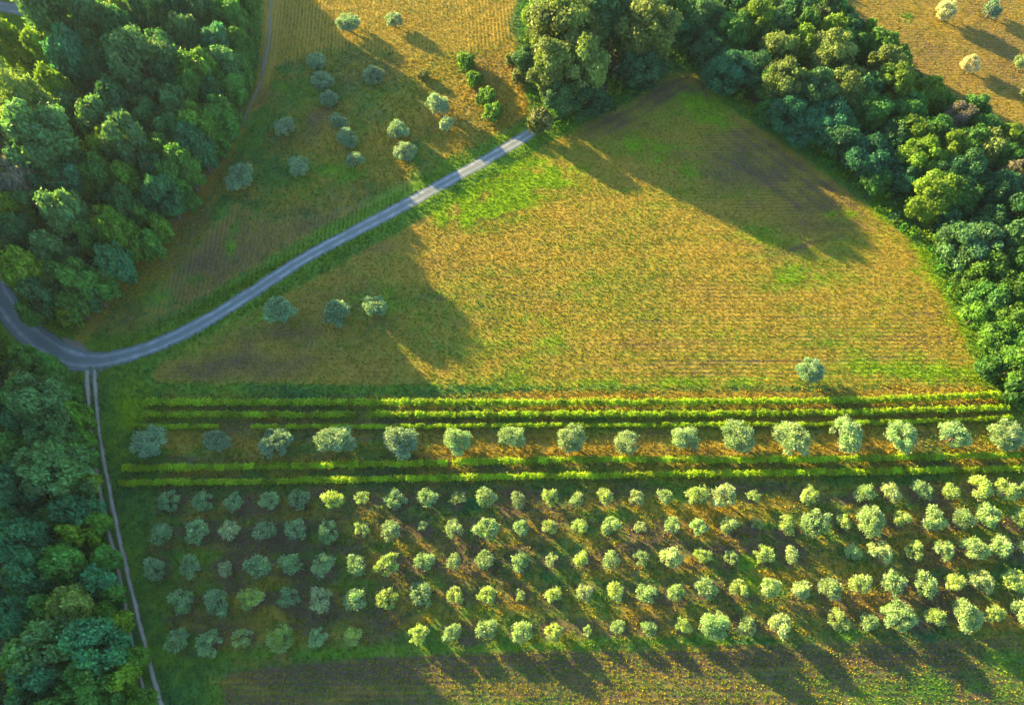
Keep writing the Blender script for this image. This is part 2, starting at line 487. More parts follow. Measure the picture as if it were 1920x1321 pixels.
OLIVES_UP = [
    (651, 43, 44, 'olive with sunlit top at the stubble edge above the long line of olives'), (739, 37, 38, 'pale olive standing alone in the golden stubble by the upper tree shadow'),
    (593, 118, 40, 'olive topmost in the long line of six olives above the road'), (604, 151, 42, 'second olive down the long line of six above the road'),
    (617, 184, 38, 'third olive down the long line of six above the road'), (633, 226, 34, 'fourth olive down the long line of six above the road'),
    (649, 260, 42, 'fifth olive down the long line of six above the road'), (664, 301, 34, 'sixth and lowest olive of the long line above the road'),
    (699, 141, 40, 'silver olive standing alone between the long line and the small shrub'), (536, 236, 42, 'round blue-green olive alone on the green meadow beside the grass path'),
    (562, 315, 42, 'round olive alone on the meadow, below and beside the long line of six'), (449, 330, 58, 'large dark olive nearest the wood, at the edge of the grass path'),
    (820, 200, 44, 'upper, larger olive of the touching pair beside the four green bushes'), (836, 232, 32, 'lower, smaller olive of the touching pair beside the four green bushes'),
    (746, 245, 44, 'upper olive of the pair closest to the middle of the road'), (760, 282, 44, 'lower, bright-topped olive of the pair closest to the middle of the road')]
OLIVES_MID = [(523, 582, 56, 'first of three dark olives in the shaded corner of the field, by the road'), (633, 586, 58, 'middle and largest of three dark olives in the shaded field corner'),
              (703, 576, 48, 'smallest of three dark olives in the field, closest to the sunlit part'), (1520, 695, 56, 'lone round olive in the stubble just above the vine rows')]
OLIVES_NE = [(1772, 22, 44, 'pale whitish olive at the top of the sunlit field beyond the wood'), (1859, 18, 40, 'dark teal olive at the top of the sunlit field beyond the wood'),
             (1820, 120, 42, 'pale cream olive alone in the middle of the field beyond the wood'), (1915, 117, 32, 'green olive cut by the photo edge in the field beyond the wood'),
             (1921, 174, 20, 'small bush at the photo edge in the field beyond the wood')]
BUSHES_UP = [(873, 115, 40, 'topmost of four green bushes in a slanting line below the stubble'), (890, 148, 36, 'second of four green bushes in a slanting line, downhill'),
             (912, 183, 44, 'third of four green bushes in a slanting line, downhill'), (926, 211, 42, 'lowest and greenest of four bushes, closest to the road'),
             (794, 141, 24, 'small yellow-green shrub alone in the dry grass of the upper meadow'), (959, 111, 28, 'small bush against the big trees, upper of two'),
             (972, 144, 32, 'small bush against the big trees, lower of two'), (1013, 226, 62, 'yellow-green young tree where the road goes under the big trees')]

# ------------------------------------------------------------------ the ground: one relief, cut into the areas that the photo shows
def blobs(x, y, data):
    s = np.zeros(x.shape)
    for (px, py, rx, ry, a) in data:
        cx, cy = at(px, py)
        sx = rx / px_per_m(py)
        sy = abs(at(px, py - ry)[1] - cy)
        s = s + a * np.exp(-(((x - cx) / sx) ** 2 + ((y - cy) / sy) ** 2))
    return s


def relief(x, y):
    return 0.22 * (fbm(x / 16, y / 16, 3, 3) - 0.5) + 0.10 * (fbm(x / 2.2, y / 2.2, 5, 2) - 0.5)


TREE_FEET = [at(t[0], t[1], 2.0) for t in OLIVES_BIG + sum(OLIVE_ROWS, []) + OLIVES_UP + OLIVES_MID + OLIVES_NE]


def zone(x, y):
    """what grows at each point"""
    z = {}
    nz = (fbm(x / 5, y / 5, 21, 4) - 0.5) * 3.0
    fine = fbm(x / 1.7, y / 1.7, 31, 3)
    broad = fbm(x / 14, y / 14, 41, 4)
    sdc, sdt, sdr, sdb, sdn = (poly_sd(x, y, q) for q in (FIELD_C, FIELD_T, FIELD_R, FIELD_B, FIELD_N))
    so, sv = poly_sd(x, y, ORCHARD), poly_sd(x, y, VINEYARD)
    sw = np.maximum(np.maximum(poly_sd(x, y, WOOD_L), poly_sd(x, y, WOOD_D)), poly_sd(x, y, WOOD_R))
    dr = np.minimum(line_d(x, y, ROAD), line_d(x, y, ROAD_FAR))
    dp = line_d(x, y, PATH)
    ra, rb = line_d(x, y, RUT_A), line_d(x, y, RUT_B)
    fC, fT, fR = sstep(-.8, .8, sdc + nz * .35), sstep(-3, 3, sdt + nz), sstep(-2.5, 2.5, sdr + nz)
    fB, fN = sstep(-.6, .6, sdb + nz * .3), sstep(-2, 2, sdn + nz)
    fO, fV = sstep(-3, 3, so + nz), sstep(-2, 2, sv + nz)
    dry = .22 + .5 * (broad - .5)
    soil = .12 + .3 * (fine - .5)
    fresh = .30 + .9 * (broad - .5)
    east = sstep(-25, 15, x)                                 # ground is tinted yellower and less earthy towards the east
    # central stubble: straw with weeds coming through
    dC = .68 + .45 * (fbm(x / 9, y / 2.2, 51, 4) - .5) + .35 * (fbm(x / 22, y / 12, 52, 3) - .5)
    sC = .30 + .5 * (fbm(x / 6, y / 3, 53, 3) - .5) - .1 * east
    dry, soil = dry * (1 - fC) + dC * fC, soil * (1 - fC) + sC * fC
    fresh = fresh * (1 - fC) + (.50 + .5 * (fine - .5) + .2 * east) * fC
    for f, d_, s_ in ((fT, .82, .24), (fR, .72, .46), (fN, .82, .50)):
        dry = dry * (1 - f) + (d_ + .6 * (fine - .5)) * f
        soil = soil * (1 - f) + (s_ + .5 * (broad - .5)) * f
    for off in (2.6, 5.4, 8.2, 11.0):                            # headland passes of the tractor along the edge
        sC = sC + (.30 - .018 * off) * np.exp(-((sdc - off - .5 * nz) / .55) ** 2) * sstep(12, 26, x)
    for k, ln in enumerate(TRAMS):
        sC = sC + .30 * np.exp(-(line_d(x, y, ln) / .5) ** 2)
    soil = soil * (1 - fC) + sC * fC
    dB = .40 + .7 * (fbm(x / 7, y / 1.2, 57, 3) - .5)
    sB = .66 + .5 * (fbm(x / 8, y / 1.0, 58, 3) - .5)
    dry, soil = dry * (1 - fB) + dB * fB, soil * (1 - fB) + sB * fB
    st = fbm(x / 8, y / 2.6, 61, 4)
    dry = dry * (1 - fO) + (.42 + 1.2 * (st - .5) + .05 * east) * fO
    soil = soil * (1 - fO) + (.56 + 1.3 * (fbm(x / 7, y / 2.2, 63, 4) - .5) - .08 * east) * fO
    dry = dry * (1 - fV) + (.45 + 1.0 * (st - .5) + .12 * east) * fV
    soil = soil * (1 - fV) + (.42 + 1.0 * (fbm(x / 9, y / 1.2, 65, 4) - .5) - .1 * east) * fV
    up = sstep(-4, 3, poly_sd(x, y, MEADOW) + nz) * (1 - fT) * (1 - fR) * (1 - fC)
    dry = dry * (1 - up) + (.50 + .9 * (fbm(x / 9, y / 9, 67, 4) - .5) + .25 * sstep(-40, 0, x)) * up
    soil = soil * (1 - up) + (.34 + .9 * (fbm(x / 8, y / 8, 68, 4) - .5)) * up
    g, d2 = blobs(x, y, GREEN_BLOBS), blobs(x, y, DRY_BLOBS)
    g = g * np.clip(3.2 * fbm(x / 3.2, y / 2.2, 81, 3) - .75, 0, 1.5)
    dry = dry - .75 * g * (.6 + .8 * fine) + .6 * d2
    soil = soil - .45 * g - .25 * d2
    fresh = fresh + .30 * g + 1.1 * blobs(x, y, LIME_BLOBS) * np.clip(2 * fbm(x / 3.2, y / 2.2, 81, 3) - .1, 0, 1.3)
    soil = soil + blobs(x, y, SOIL_SHADE_BLOBS)
    dt = np.full(x.shape, 99.0)
    for a, b in TREE_FEET:
        dt = np.minimum(dt, (x - a) ** 2 + (y - b) ** 2)
    ring = np.exp(-dt / 2.2)
    soil = soil + .55 * ring * fO + .12 * ring * (1 - fO)
    z['ring'] = ring
    # verges of the road stay green, the foot of the woods is shaded litter and green
    verge = sstep(7.0, 2.8, dr + nz * .6) * (1 - .6 * fC)
    dry = dry * (1 - .8 * verge)
    soil = soil * (1 - .8 * verge)
    fresh = fresh * (1 - verge) + .55 * verge
    edge = sstep(-4.0, -.5, sw + nz * .3) * (1 - fC * .4)
    dry = dry * (1 - .75 * edge)
    fresh = fresh * (1 - .4 * edge) + .35 * .4 * edge
    inw = sstep(.5, 4, sw)
    soil = np.maximum(soil, .75 * inw)
    # worn ground: the grass path beside the wood and the wheel track
    path = sstep(3.2, .6, dp + nz * .35) * (.75 + .5 * (fine - .5))
    dry, soil = dry + .6 * path, soil + .12 * path
    worn = sstep(1.5, .2, np.minimum(ra, rb) + nz * .1)
    soil = soil + .4 * worn
    near_track = sstep(6, 2, np.minimum(ra, rb))
    dry = dry * (1 - .5 * near_track)
    z['mask'] = np.stack([np.clip(dry, 0, 1), np.clip(soil, 0, 1), np.clip(fresh, 0, 1)], -1)
    rowv = y + 1.2 * (fbm(x / 40, y / 40, 71, 2) - .5)
    rowx = x + 0.06 * (y - 170) + 1.0 * (fbm(x / 40, y / 40, 73, 2) - .5)
    rs = fC * (.12 + .5 * sstep(0, 45, x) * sstep(95, 70, y) + .5 * sstep(.45, .7, fbm(x / 25, y / 12, 75, 2))) + fB * .45 + fR * .5 + fT * .9 + fN * .4
    z['rows'] = np.stack([np.where(sdt + sdn * 0 > -3, rowx, np.where(sdr > -3, rowx, rowv)) + 60, np.clip(rs, 0, 1.2), 0 * x], -1)
    z.update(c=sdc, t=sdt, r=sdr, b=sdb, n=sdn, o=so, v=sv, w=sw, road=dr, path=dp, rut=np.minimum(ra, rb), verge=verge, fine=fine)
    return z


GX0, GX1, GY0, GY1, GS = -175.0, 175.0, -45.0, 250.0, 0.62
xs, ys = np.arange(GX0, GX1, GS), np.arange(GY0, GY1, GS)
gx, gy = np.meshgrid(xs, ys)
shape = gx.shape
Z = zone(gx.ravel(), gy.ravel())
gh = relief(gx.ravel(), gy.ravel())
gh = gh * sstep(2.0, 4.5, np.minimum(Z['road'], 50)) * sstep(.6, 1.6, Z['rut'])
GV = np.stack([gx.ravel(), gy.ravel(), gh], -1)
idx = np.arange(shape[0] * shape[1]).reshape(shape)
GF = np.stack([idx[:-1, :-1], idx[:-1, 1:], idx[1:, 1:], idx[1:, :-1]], -1).reshape(-1, 4)
cell = GF[:, 0]
kind_of_cell = np.zeros(len(GF), int)
for k, key in ((1, 'c'), (2, 't'), (3, 'b'), (4, 'n'), (5, 'o'), (6, 'v'), (7, 'w'), (8, 'r')):
    kind_of_cell[(Z[key][cell] > 0)] = k
kind_of_cell[(Z['path'][cell] < 1.9) & (kind_of_cell != 1)] = 9
for k, name in ((0, 'ground'), (1, 'field'), (2, 'field'), (3, 'field'), (4, 'field'), (5, 'orchard_ground'), (6, 'vineyard_ground'), (7, 'woodland_ground'), (8, 'field'), (9, 'path')):
    F = GF[kind_of_cell == k]
    if not len(F):
        continue
    u, inv = np.unique(F.ravel(), return_inverse=True)
    me = mesh_np(name, GV[u], inv.reshape(-1, 4), {'mask': Z['mask'][u], 'rows': Z['rows'][u]}, smooth=True)
    tag(link(name, me, M_GROUND), kind='structure')
# the land beyond, below the detailed ground, out to the horizon
bx = np.array([-690., GX0 + 1, GX1 - 1, 690.])
by = np.array([-590., GY0 + 1, GY1 - 1, 790.])
BV = np.array([(a, b, -0.25) for b in by for a in bx])
BF = np.array([(j * 4 + i, j * 4 + i + 1, j * 4 + i + 5, j * 4 + i + 4) for j in range(3) for i in range(3)])
me = mesh_np('terrain', BV, BF, {'mask': np.tile([.35, .2, .3], (16, 1)), 'rows': np.zeros((16, 3))})
tag(link('terrain', me, M_GROUND), kind='structure')


def shade_hill_z(x, y):  # unseen mound, added and raised to shade the left side
    return 27.0 * sstep(-112, -152, x + .33 * (y - 90)) * np.exp(-((y - 92) / 52.0) ** 2)


hx_, hy_ = np.meshgrid(np.arange(-260, -112, 3.0), np.arange(-30, 215, 3.0))
hz_ = shade_hill_z(hx_, hy_) - .3
hi = np.arange(hx_.size).reshape(hx_.shape)
me = mesh_np('hill', np.stack([hx_.ravel(), hy_.ravel(), hz_.ravel()], -1), np.stack([hi[:-1, :-1], hi[:-1, 1:], hi[1:, 1:], hi[1:, :-1]], -1).reshape(-1, 4),
             {'mask': np.tile([.3, .35, .3], (hx_.size, 1)), 'rows': np.zeros((hx_.size, 3))}, smooth=True)
tag(link('hill', me, M_GROUND), kind='structure')


def strip(name, line, widths, mat, z, wear, kind='structure', jit=0.25, cross=9, worn_edge=.75):
    L = np.asarray(line)
    d = np.gradient(L, axis=0)
    d /= np.linalg.norm(d, axis=1)[:, None]
    nrm = np.stack([-d[:, 1], d[:, 0]], -1)
    w = np.interp(np.linspace(0, 1, len(L)), np.linspace(0, 1, len(widths)), widths)
    V, A = [], []
    for i in range(len(L)):
        jl = 1 + jit * (vnoise(np.array([i * .45]), np.array([1.5]), 3)[0] - .5) + jit * (rng.random() - .5) * .5
        jr = 1 + jit * (vnoise(np.array([i * .45]), np.array([9.5]), 4)[0] - .5) + jit * (rng.random() - .5) * .5
        for k in range(cross):
            s = k / (cross - 1) * 2 - 1
            p = L[i] + nrm[i] * s * w[i] / 2 * (jl if s > 0 else jr)
            V.append((p[0], p[1], z + 0.05 * (1 - s * s)))
            A.append((wear(s), abs(s) ** 4 * worn_edge, 0))
    V, A = np.array(V), np.array(A)
    n = len(L)
    F = np.array([(i * cross + k, i * cross + k + 1, (i + 1) * cross + k + 1, (i + 1) * cross + k) for i in range(n - 1) for k in range(cross - 1)])
    F = F[:, ::-1]
    return tag(link(name, mesh_np(name, V, F, {'mask': A}, smooth=True), mat), kind=kind)


seg = [len(smooth_line(pts(ROAD_PIX[i:i + 2]))) - 1 for i in range(len(ROAD_PIX) - 1)]
wid = .84 * np.interp(np.arange(len(ROAD)), np.concatenate([[0], np.cumsum(seg)]), ROAD_W)
strip('road', ROAD, wid, M_ROAD, 0.02, lambda s: .68 * math.exp(-((abs(s) - .46) / .28) ** 2), jit=.22)
strip('road', ROAD_FAR, [4.2, 4.2], M_ROAD, 0.02, lambda s: .55 * math.exp(-((abs(s) - .48) / .2) ** 2), jit=.10)
strip('dirt_track', RUT_A, [1.2, .9, .85, .85, .8, .75, .65, .5, .5, .5], M_TRACK, 0.03, lambda s: 1.0 * (1 - s * s), jit=.9, cross=7, worn_edge=.35)
strip('dirt_track', RUT_B, [1.0, .8, .75, .85, .85, .8, .75, .8, .85, .85], M_TRACK, 0.015, lambda s: .9 * (1 - s * s), jit=.8, cross=7, worn_edge=.45)
strip('path', [p + np.array([-.9, .4]) for p in PATH[4:]], [.5, .6, .7, .8, .8, 1.2, .8, .5, .3], M_PATH, 0.10, lambda s: .3 * (1 - s * s), jit=1.2, cross=7, worn_edge=.8)
# gravel spilled at the mouths of the grass path and of the track
def apron(pix, name='gravel_patch'):
    P = np.array(pts(pix))
    c = P.mean(0)
    n = 48
    V, A = [(c[0], c[1], .035)], [(.2, 0, 0)]
    S = smooth_line(list(P) + [P[0]], 5)
    q = np.linspace(0, len(S) - 1, n + 1)[:-1]
    for ring in (.5, 1.0):
        for t in q:
            p = S[int(t)] * (1 - (t % 1)) + S[min(int(t) + 1, len(S) - 1)] * (t % 1)
            r = ring * (1 + (.2 * (rng.random() - .5) if ring == 1 else 0))
            p = c + (p - c) * r
            V.append((p[0], p[1], .03 if ring < 1 else .012))
            A.append((.25, .0 if ring < 1 else .75, 0))
    F = [(0, 1 + i, 1 + (i + 1) % n) for i in range(n)]
    F = [(a, b, c_, c_) for a, b, c_ in F]
    me = bpy.data.meshes.new(name)
    me.from_pydata(V, [], [f[:3] for f in F] + [(1 + i, n + 1 + i, n + 1 + (i + 1) % n, 1 + (i + 1) % n) for i in range(n)])
    ca = me.color_attributes.new('mask', 'FLOAT_COLOR', 'POINT')
    ca.data.foreach_set('color', np.concatenate([np.array(A), np.ones((len(A), 1))], 1).astype(np.float32).ravel())
    return tag(link(name, me, M_TRACK if name == 'gravel_patch' else M_ROAD), kind='structure')


apron([(105, 640), (128, 622), (150, 620), (155, 645), (172, 662), (140, 668)])
apron([(140, 680), (205, 680), (188, 700), (181, 716), (162, 716), (158, 700)], 'road_apron')

# ------------------------------------------------------------------ grass and stubble
def tufts(name, X, Y, H, W, C, blades=3, lean=.5):
    n = len(X)
    V = np.zeros((n, blades, 3, 3), np.float32)
    base = np.stack([X, Y, relief(X, Y) * 0.9 - .02], -1)
    a0 = rng.random(n) * 6.283
    for b in range(blades):
        a = a0 + b * 6.283 / blades + rng.normal(0, .4, n)
        w = W * (.7 + .6 * rng.random(n))
        h = H * (.6 + .7 * rng.random(n))
        dx, dy = np.cos(a), np.sin(a)
        off = W * .35
        V[:, b, 0] = base + np.stack([dx * off - dy * w / 2, dy * off + dx * w / 2, 0 * w], -1)
        V[:, b, 1] = base + np.stack([dx * off + dy * w / 2, dy * off - dx * w / 2, 0 * w], -1)
        V[:, b, 2] = base + np.stack([dx * (off + lean * h), dy * (off + lean * h), h], -1)
    A = np.repeat(C, blades * 3, axis=0) * (.8 + .4 * np.repeat(rng.random((n * blades, 1)), 3, axis=0))
    F = np.arange(n * blades * 3).reshape(-1, 3)
    return tag(link(name, mesh_np(name, V.reshape(-1, 3), F, {'tint': A}), M_TUFT), kind='stuff')


def lerp(a, b, t):
    return np.asarray(a) * (1 - t[:, None]) + np.asarray(b) * t[:, None]


cand = 430000
cy_ = GY0 + 42 + rng.random(cand) ** 0.9 * 190
cx_ = (rng.random(cand) * 2 - 1) * (88 + cy_ * .34)
# crop rows: pull the points of the stubble fields on to their drill lines
zz = zone(cx_, cy_)
rowy = (zz['c'] > 0) | (zz['b'] > 0)
cy_ = np.where(rowy & (rng.random(cand) < np.where(zz['b'] > 0, .45, .14)), np.round(cy_ / .95) * .95 + rng.normal(0, .13, cand) + .5 * np.sin(cx_ / 17), cy_)
rowx = (zz['t'] > 0) | (zz['r'] > 0)
cx_ = np.where(rowx & (rng.random(cand) < .8), np.round(cx_ / .95) * .95 + rng.normal(0, .13, cand) - .06 * (cy_ - 170), cx_)
zz = zone(cx_, cy_)
ok = (zz['road'] > 1.35 + rng.random(cand) * .75) & (zz['rut'] > .25 + .35 * rng.random(cand)) & (zz['w'] < 3) & ~((zz['path'] < 1.6) & (rng.random(cand) < .8))
ok &= (zz['w'] < 0) | (rng.random(cand) < .7)
bend = np.hypot(cx_ - at(60, 630)[0], cy_ - at(60, 630)[1])
ok &= ~((zz['road'] < 3.4) & (bend < 14))
mk = zz['mask']
r1, r2 = rng.random(cand), rng.random(cand)
dryness = sstep(.25, .75, mk[:, 0] + (r1 - .5) * .7 + .15 * (zz['b'] > 0))
grass_c = lerp((.028, .145, .045), (.26, .40, .012), np.clip(mk[:, 2] + (r2 - .5) * .6, 0, 1))
straw_c = lerp((.22, .16, .018), (.56, .43, .040), r2)
C_ = grass_c * (1 - dryness[:, None]) + straw_c * dryness[:, None]
field = (zz['c'] > 0) | (zz['t'] > 0) | (zz['b'] > 0) | (zz['n'] > 0) | (zz['r'] > 0)
keep_p = np.where(field, .9, .75) * (1 - .75 * np.clip(mk[:, 1] - .25, 0, 1))
keep_p = np.where(zz['b'] > 0, .85, keep_p)
ok &= rng.random(cand) < keep_p
H_ = np.where(field, .11 + .12 * rng.random(cand) + .12 * (1 - dryness), .16 + .30 * rng.random(cand) ** 2)
H_ = H_ + .22 * zz['verge'] * rng.random(cand) * ~field + .25 * zz['ring'] * rng.random(cand) * (zz['o'] < 0)
H_ = H_ + .08 * (zz['b'] > 0) * rng.random(cand)
C_ = C_ * np.where(zz['b'] > 0, 1.12, 1.0)[:, None]
W_ = np.where(field, .16, .22) * (.7 + .8 * rng.random(cand))
sf, sg = ok & field, ok & ~field
tufts('stubble', cx_[sf], cy_[sf], H_[sf], W_[sf], C_[sf])
tufts('grass', cx_[sg], cy_[sg], H_[sg], W_[sg], C_[sg])

# ------------------------------------------------------------------ trees
def tube(path, radii, sides=6):
    P = np.asarray(path, float)
    V, F = [], []
    for i, p in enumerate(P):
        d = P[min(i + 1, len(P) - 1)] - P[max(i - 1, 0)]
        d /= np.linalg.norm(d) + 1e-9
        u = np.cross(d, (0.3, 1, 0.1))
        u /= np.linalg.norm(u) + 1e-9
        w = np.cross(d, u)
        for k in range(sides):
            a = 6.2832 * k / sides
            V.append(p + (u * math.cos(a) + w * math.sin(a)) * radii[i])
    for i in range(len(P) - 1):
        for k in range(sides):
            F.append((i * sides + k, i * sides + (k + 1) % sides, (i + 1) * sides + (k + 1) % sides, (i + 1) * sides + k))
    return np.array(V), np.array(F)


def leaf_quads(Pn, Nn, size, r, long=1.6, along=None, droop=.25):
    n = len(Pn)
    Nn = Nn / (np.linalg.norm(Nn, axis=1)[:, None] + 1e-9)
    t = r.normal(size=(n, 3)) if along is None else along + r.normal(size=(n, 3)) * .55
    t = t - Nn * (t * Nn).sum(1)[:, None]
    t /= np.linalg.norm(t, axis=1)[:, None] + 1e-9
    b = np.cross(Nn, t)
    s = (size * (.6 + .8 * r.random(n)))[:, None]
    tip, tail = Pn + t * s * long * .5, Pn - t * s * long * .5
    l, rr = Pn + b * s * .5 - Nn * s * droop, Pn - b * s * .5 - Nn * s * droop
    V = np.stack([tail, rr, tip, l], 1)
    return V.reshape(-1, 3)


def make_crown(seed, R, hz, n_lobes, lobe_r, leaf, n_leaf, base_z, core=.35, ragged=.18, olive=False, lop=.18, flat=.0):
    """crown as many leaf-sized faces on clumps that the limbs carry; returns the mesh and the clump centres"""
    r = np.random.default_rng(seed)
    C = []
    sk = r.normal(0, lop, 3)
    tries = 0
    while len(C) < n_lobes and tries < 4000:
        tries += 1
        d = r.normal(size=3)
        d /= np.linalg.norm(d)
        if d[2] < (-.45 if olive else -.8):
            continue
        rad = core + (1 - core) * r.random() ** .5
        rad = min(rad, 1.0) * (1 + .25 * float(np.dot(d, sk)))
        p = d * rad * np.array([R - lobe_r * .6, R - lobe_r * .6, hz - lobe_r * .4])
        if C and min(np.linalg.norm(p - q) for q in C) < lobe_r * .72:
            continue
        C.append(p)
    C = np.array(C)
    LR = lobe_r * (.65 + .7 * r.random(len(C)))
    w = LR ** 2 / (LR ** 2).sum()
    li = r.choice(len(C), n_leaf, p=w)
    d = r.normal(size=(n_leaf, 3))
    outward = C[li] / np.array([R, R, hz])
    d = d / np.linalg.norm(d, axis=1)[:, None] + outward * .55 + np.array([0, 0, .25])
    d /= np.linalg.norm(d, axis=1)[:, None]
    rad = LR[li] * (.72 + ragged * r.normal(size=n_leaf) + .2 * r.random(n_leaf))
    P = C[li] + d * rad[:, None] * np.array([1, 1, .85])
    if olive:
        Nn = r.normal(size=(n_leaf, 3)) * .8 + d * .5
        V = leaf_quads(P, Nn, leaf, r, 2.4, along=d, droop=.1)
    else:
        Nn = d + r.normal(size=(n_leaf, 3)) * .6 + np.array([0, 0, .2])
        V = leaf_quads(P, Nn, leaf, r)
    V[:, 2] += base_z
    lt = r.random(len(C))
    tint = np.stack([r.random(n_leaf), lt[li], np.clip(.2 + .6 * r.random(len(C))[li] * r.random(n_leaf) * 1.5, 0, 1)], -1)
    F = np.arange(n_leaf * 4).reshape(-1, 4)
    me = mesh_np('crown', V, F, {'tint': np.repeat(tint, 4, axis=0)})
    return me, C + np.array([0, 0, base_z])


def make_trunk(seed, height, r0, targets, fork, n_limb=7):
    r = np.random.default_rng(seed)
    VV, FF, off = [], [], 0
    top = np.array([r.normal(0, .05 * height), r.normal(0, .05 * height), height])
    path = [np.array([0, 0, -.15])] + [top * t + r.normal(0, .012 * height, 3) for t in (.2, .45, .7, 1)]
    pieces = [tube(path, [r0 * 1.35, r0, r0 * .8, r0 * .55, r0 * .15], 7)]
    far = targets[np.argsort(-np.linalg.norm(targets[:, :2], axis=1))]
    pick = far[np.linspace(0, len(far) - 1, min(n_limb, len(far))).astype(int)]
    for q in pick:
        s = np.array(path[1]) * (1 - fork) + np.array(path[2]) * fork
        mid = (s + q) / 2 + r.normal(0, .04 * height, 3) + np.array([0, 0, .05 * height])
        pieces.append(tube([s, mid, q], [r0 * .5, r0 * .33, r0 * .08], 5))
    for V, F in pieces:
        VV.append(V)
        FF.append(F + off)
        off += len(V)
    return mesh_np('trunk', np.concatenate(VV), np.concatenate(FF), smooth=True)


class Kind:
    """a family of tree shapes; each shape is a trunk mesh and a crown mesh shared by its copies"""
    def __init__(self, name, R, mat, n, seed, hz, base_z, r0, fork=.5, **kw):
        self.name, self.R, self.mat, self.shapes = name, R, mat, []
        self.cz = base_z
        for i in range(n):
            rr = random.Random(seed + i)
            cr, tg = make_crown(seed + i, R, hz * rr.uniform(.88, 1.15), base_z=base_z, **kw)
            tr = make_trunk(seed + i, base_z + hz * .45, r0, tg, fork)
            cr.materials.append(mat)
            tr.materials.append(M_BARK)
            self.shapes.append((tr, cr))
        self.i = 0

    def put(self, name, x, y, scale, zscale, color, label, cat, group, rot=None, shape=None):
        e = bpy.data.objects.new(name, None)
        COL.objects.link(e)
        e.empty_display_size = .5
        e.location = (x, y, 0)
        e.rotation_euler = (0, 0, rnd.uniform(0, 6.28) if rot is None else rot)
        k_ = rnd.uniform(-.12, .12) if self.mat is M_OLIVE else rnd.uniform(-.06, .06)
        e.scale = (scale * (1 + k_), scale * (1 - k_), zscale)
        tag(e, label, cat, group)
        tr, cr = self.shapes[rnd.randrange(len(self.shapes)) if shape is None else shape % len(self.shapes)]
        link('trunk', tr, None, e)
        c = link('crown', cr, None, e)
        c.color = (*color, 1)
        return e


BIG = Kind('tree', 6.5, M_LEAF, 5, 100, 6.2, 7.2, .42, n_lobes=46, lobe_r=1.75, leaf=.41, n_leaf=14000)
MID = Kind('tree', 4.0, M_LEAF, 6, 200, 4.2, 4.7, .26, n_lobes=34, lobe_r=1.25, leaf=.345, n_leaf=8200)
SMALL = Kind('tree', 2.4, M_LEAF, 5, 300, 2.3, 2.45, .15, n_lobes=24, lobe_r=.85, leaf=.33, n_leaf=2800)
CONE = Kind('tree', 2.6, M_LEAF, 2, 360, 5.0, 5.6, .2, n_lobes=40, lobe_r=.95, leaf=.34, n_leaf=4200)
BUSH = Kind('bush', 1.8, M_LEAF, 4, 400, 1.6, 1.45, .09, n_lobes=18, lobe_r=.75, leaf=.30, n_leaf=1800, fork=.2)
OL_B = Kind('olive', 3.2, M_OLIVE, 8, 500, 2.5, 2.9, .24, fork=.3, n_lobes=32, lobe_r=.85, leaf=.19, n_leaf=5800, olive=True, ragged=.30, core=.45, lop=.4)
OL_S = Kind('olive', 1.9, M_OLIVE, 14, 600, 1.75, 1.95, .13, fork=.3, n_lobes=23, lobe_r=.55, leaf=.16, n_leaf=2200, olive=True, ragged=.32, core=.4, lop=.55)
OL_T = Kind('olive', 1.5, M_OLIVE, 3, 700, 1.4, 1.7, .08, fork=.3, n_lobes=13, lobe_r=.42, leaf=.16, n_leaf=750, olive=True, ragged=.3, core=.35, lop=.6)

ORD = ['first', 'second', 'third', 'fourth', 'fifth', 'sixth', 'seventh', 'eighth', 'ninth', 'tenth', 'eleventh', 'twelfth', 'thirteenth', 'fourteenth', 'fifteenth', 'sixteenth',
       'seventeenth', 'eighteenth', 'nineteenth', 'twentieth', 'twenty-first', 'twenty-second', 'twenty-third', 'twenty-fourth', 'twenty-fifth', 'twenty-sixth', 'twenty-seventh',
       'twenty-eighth', 'twenty-ninth', 'thirtieth', 'thirty-first', 'thirty-second', 'thirty-third', 'thirty-fourth', 'thirty-fifth']
for _t in ('thirtieth', 'fortieth', 'fiftieth'):
    _s = {'thirtieth': 'thirty', 'fortieth': 'forty', 'fiftieth': 'fifty'}[_t]
    ORD += [w for w in [_t] + [_s + '-' + k for k in ORD[:9]] if w not in ORD]
OL_COL = {'': (.17, .31, .14), 'y': (.30, .42, .07), 'g': (.34, .42, .24), 's': (.24, .35, .10)}


def jitter(c, a=.12):
    k = 1 + rnd.uniform(-a, a)
    return tuple(max(0, x * k * (1 + rnd.uniform(-a, a) * .22)) for x in c)


def olive(kind, px, py, d, col, label, group, z=None):
    cz = kind.cz
    R = d / 2 / px_per_m(py, cz) * rnd.uniform(.86, .96)
    s = R / kind.R
    x, y = at(px, py, cz * s)
    return kind.put('olive_tree', x, y, s, s * rnd.uniform(.9, 1.08), jitter(col, .2), label, 'olive tree', group)


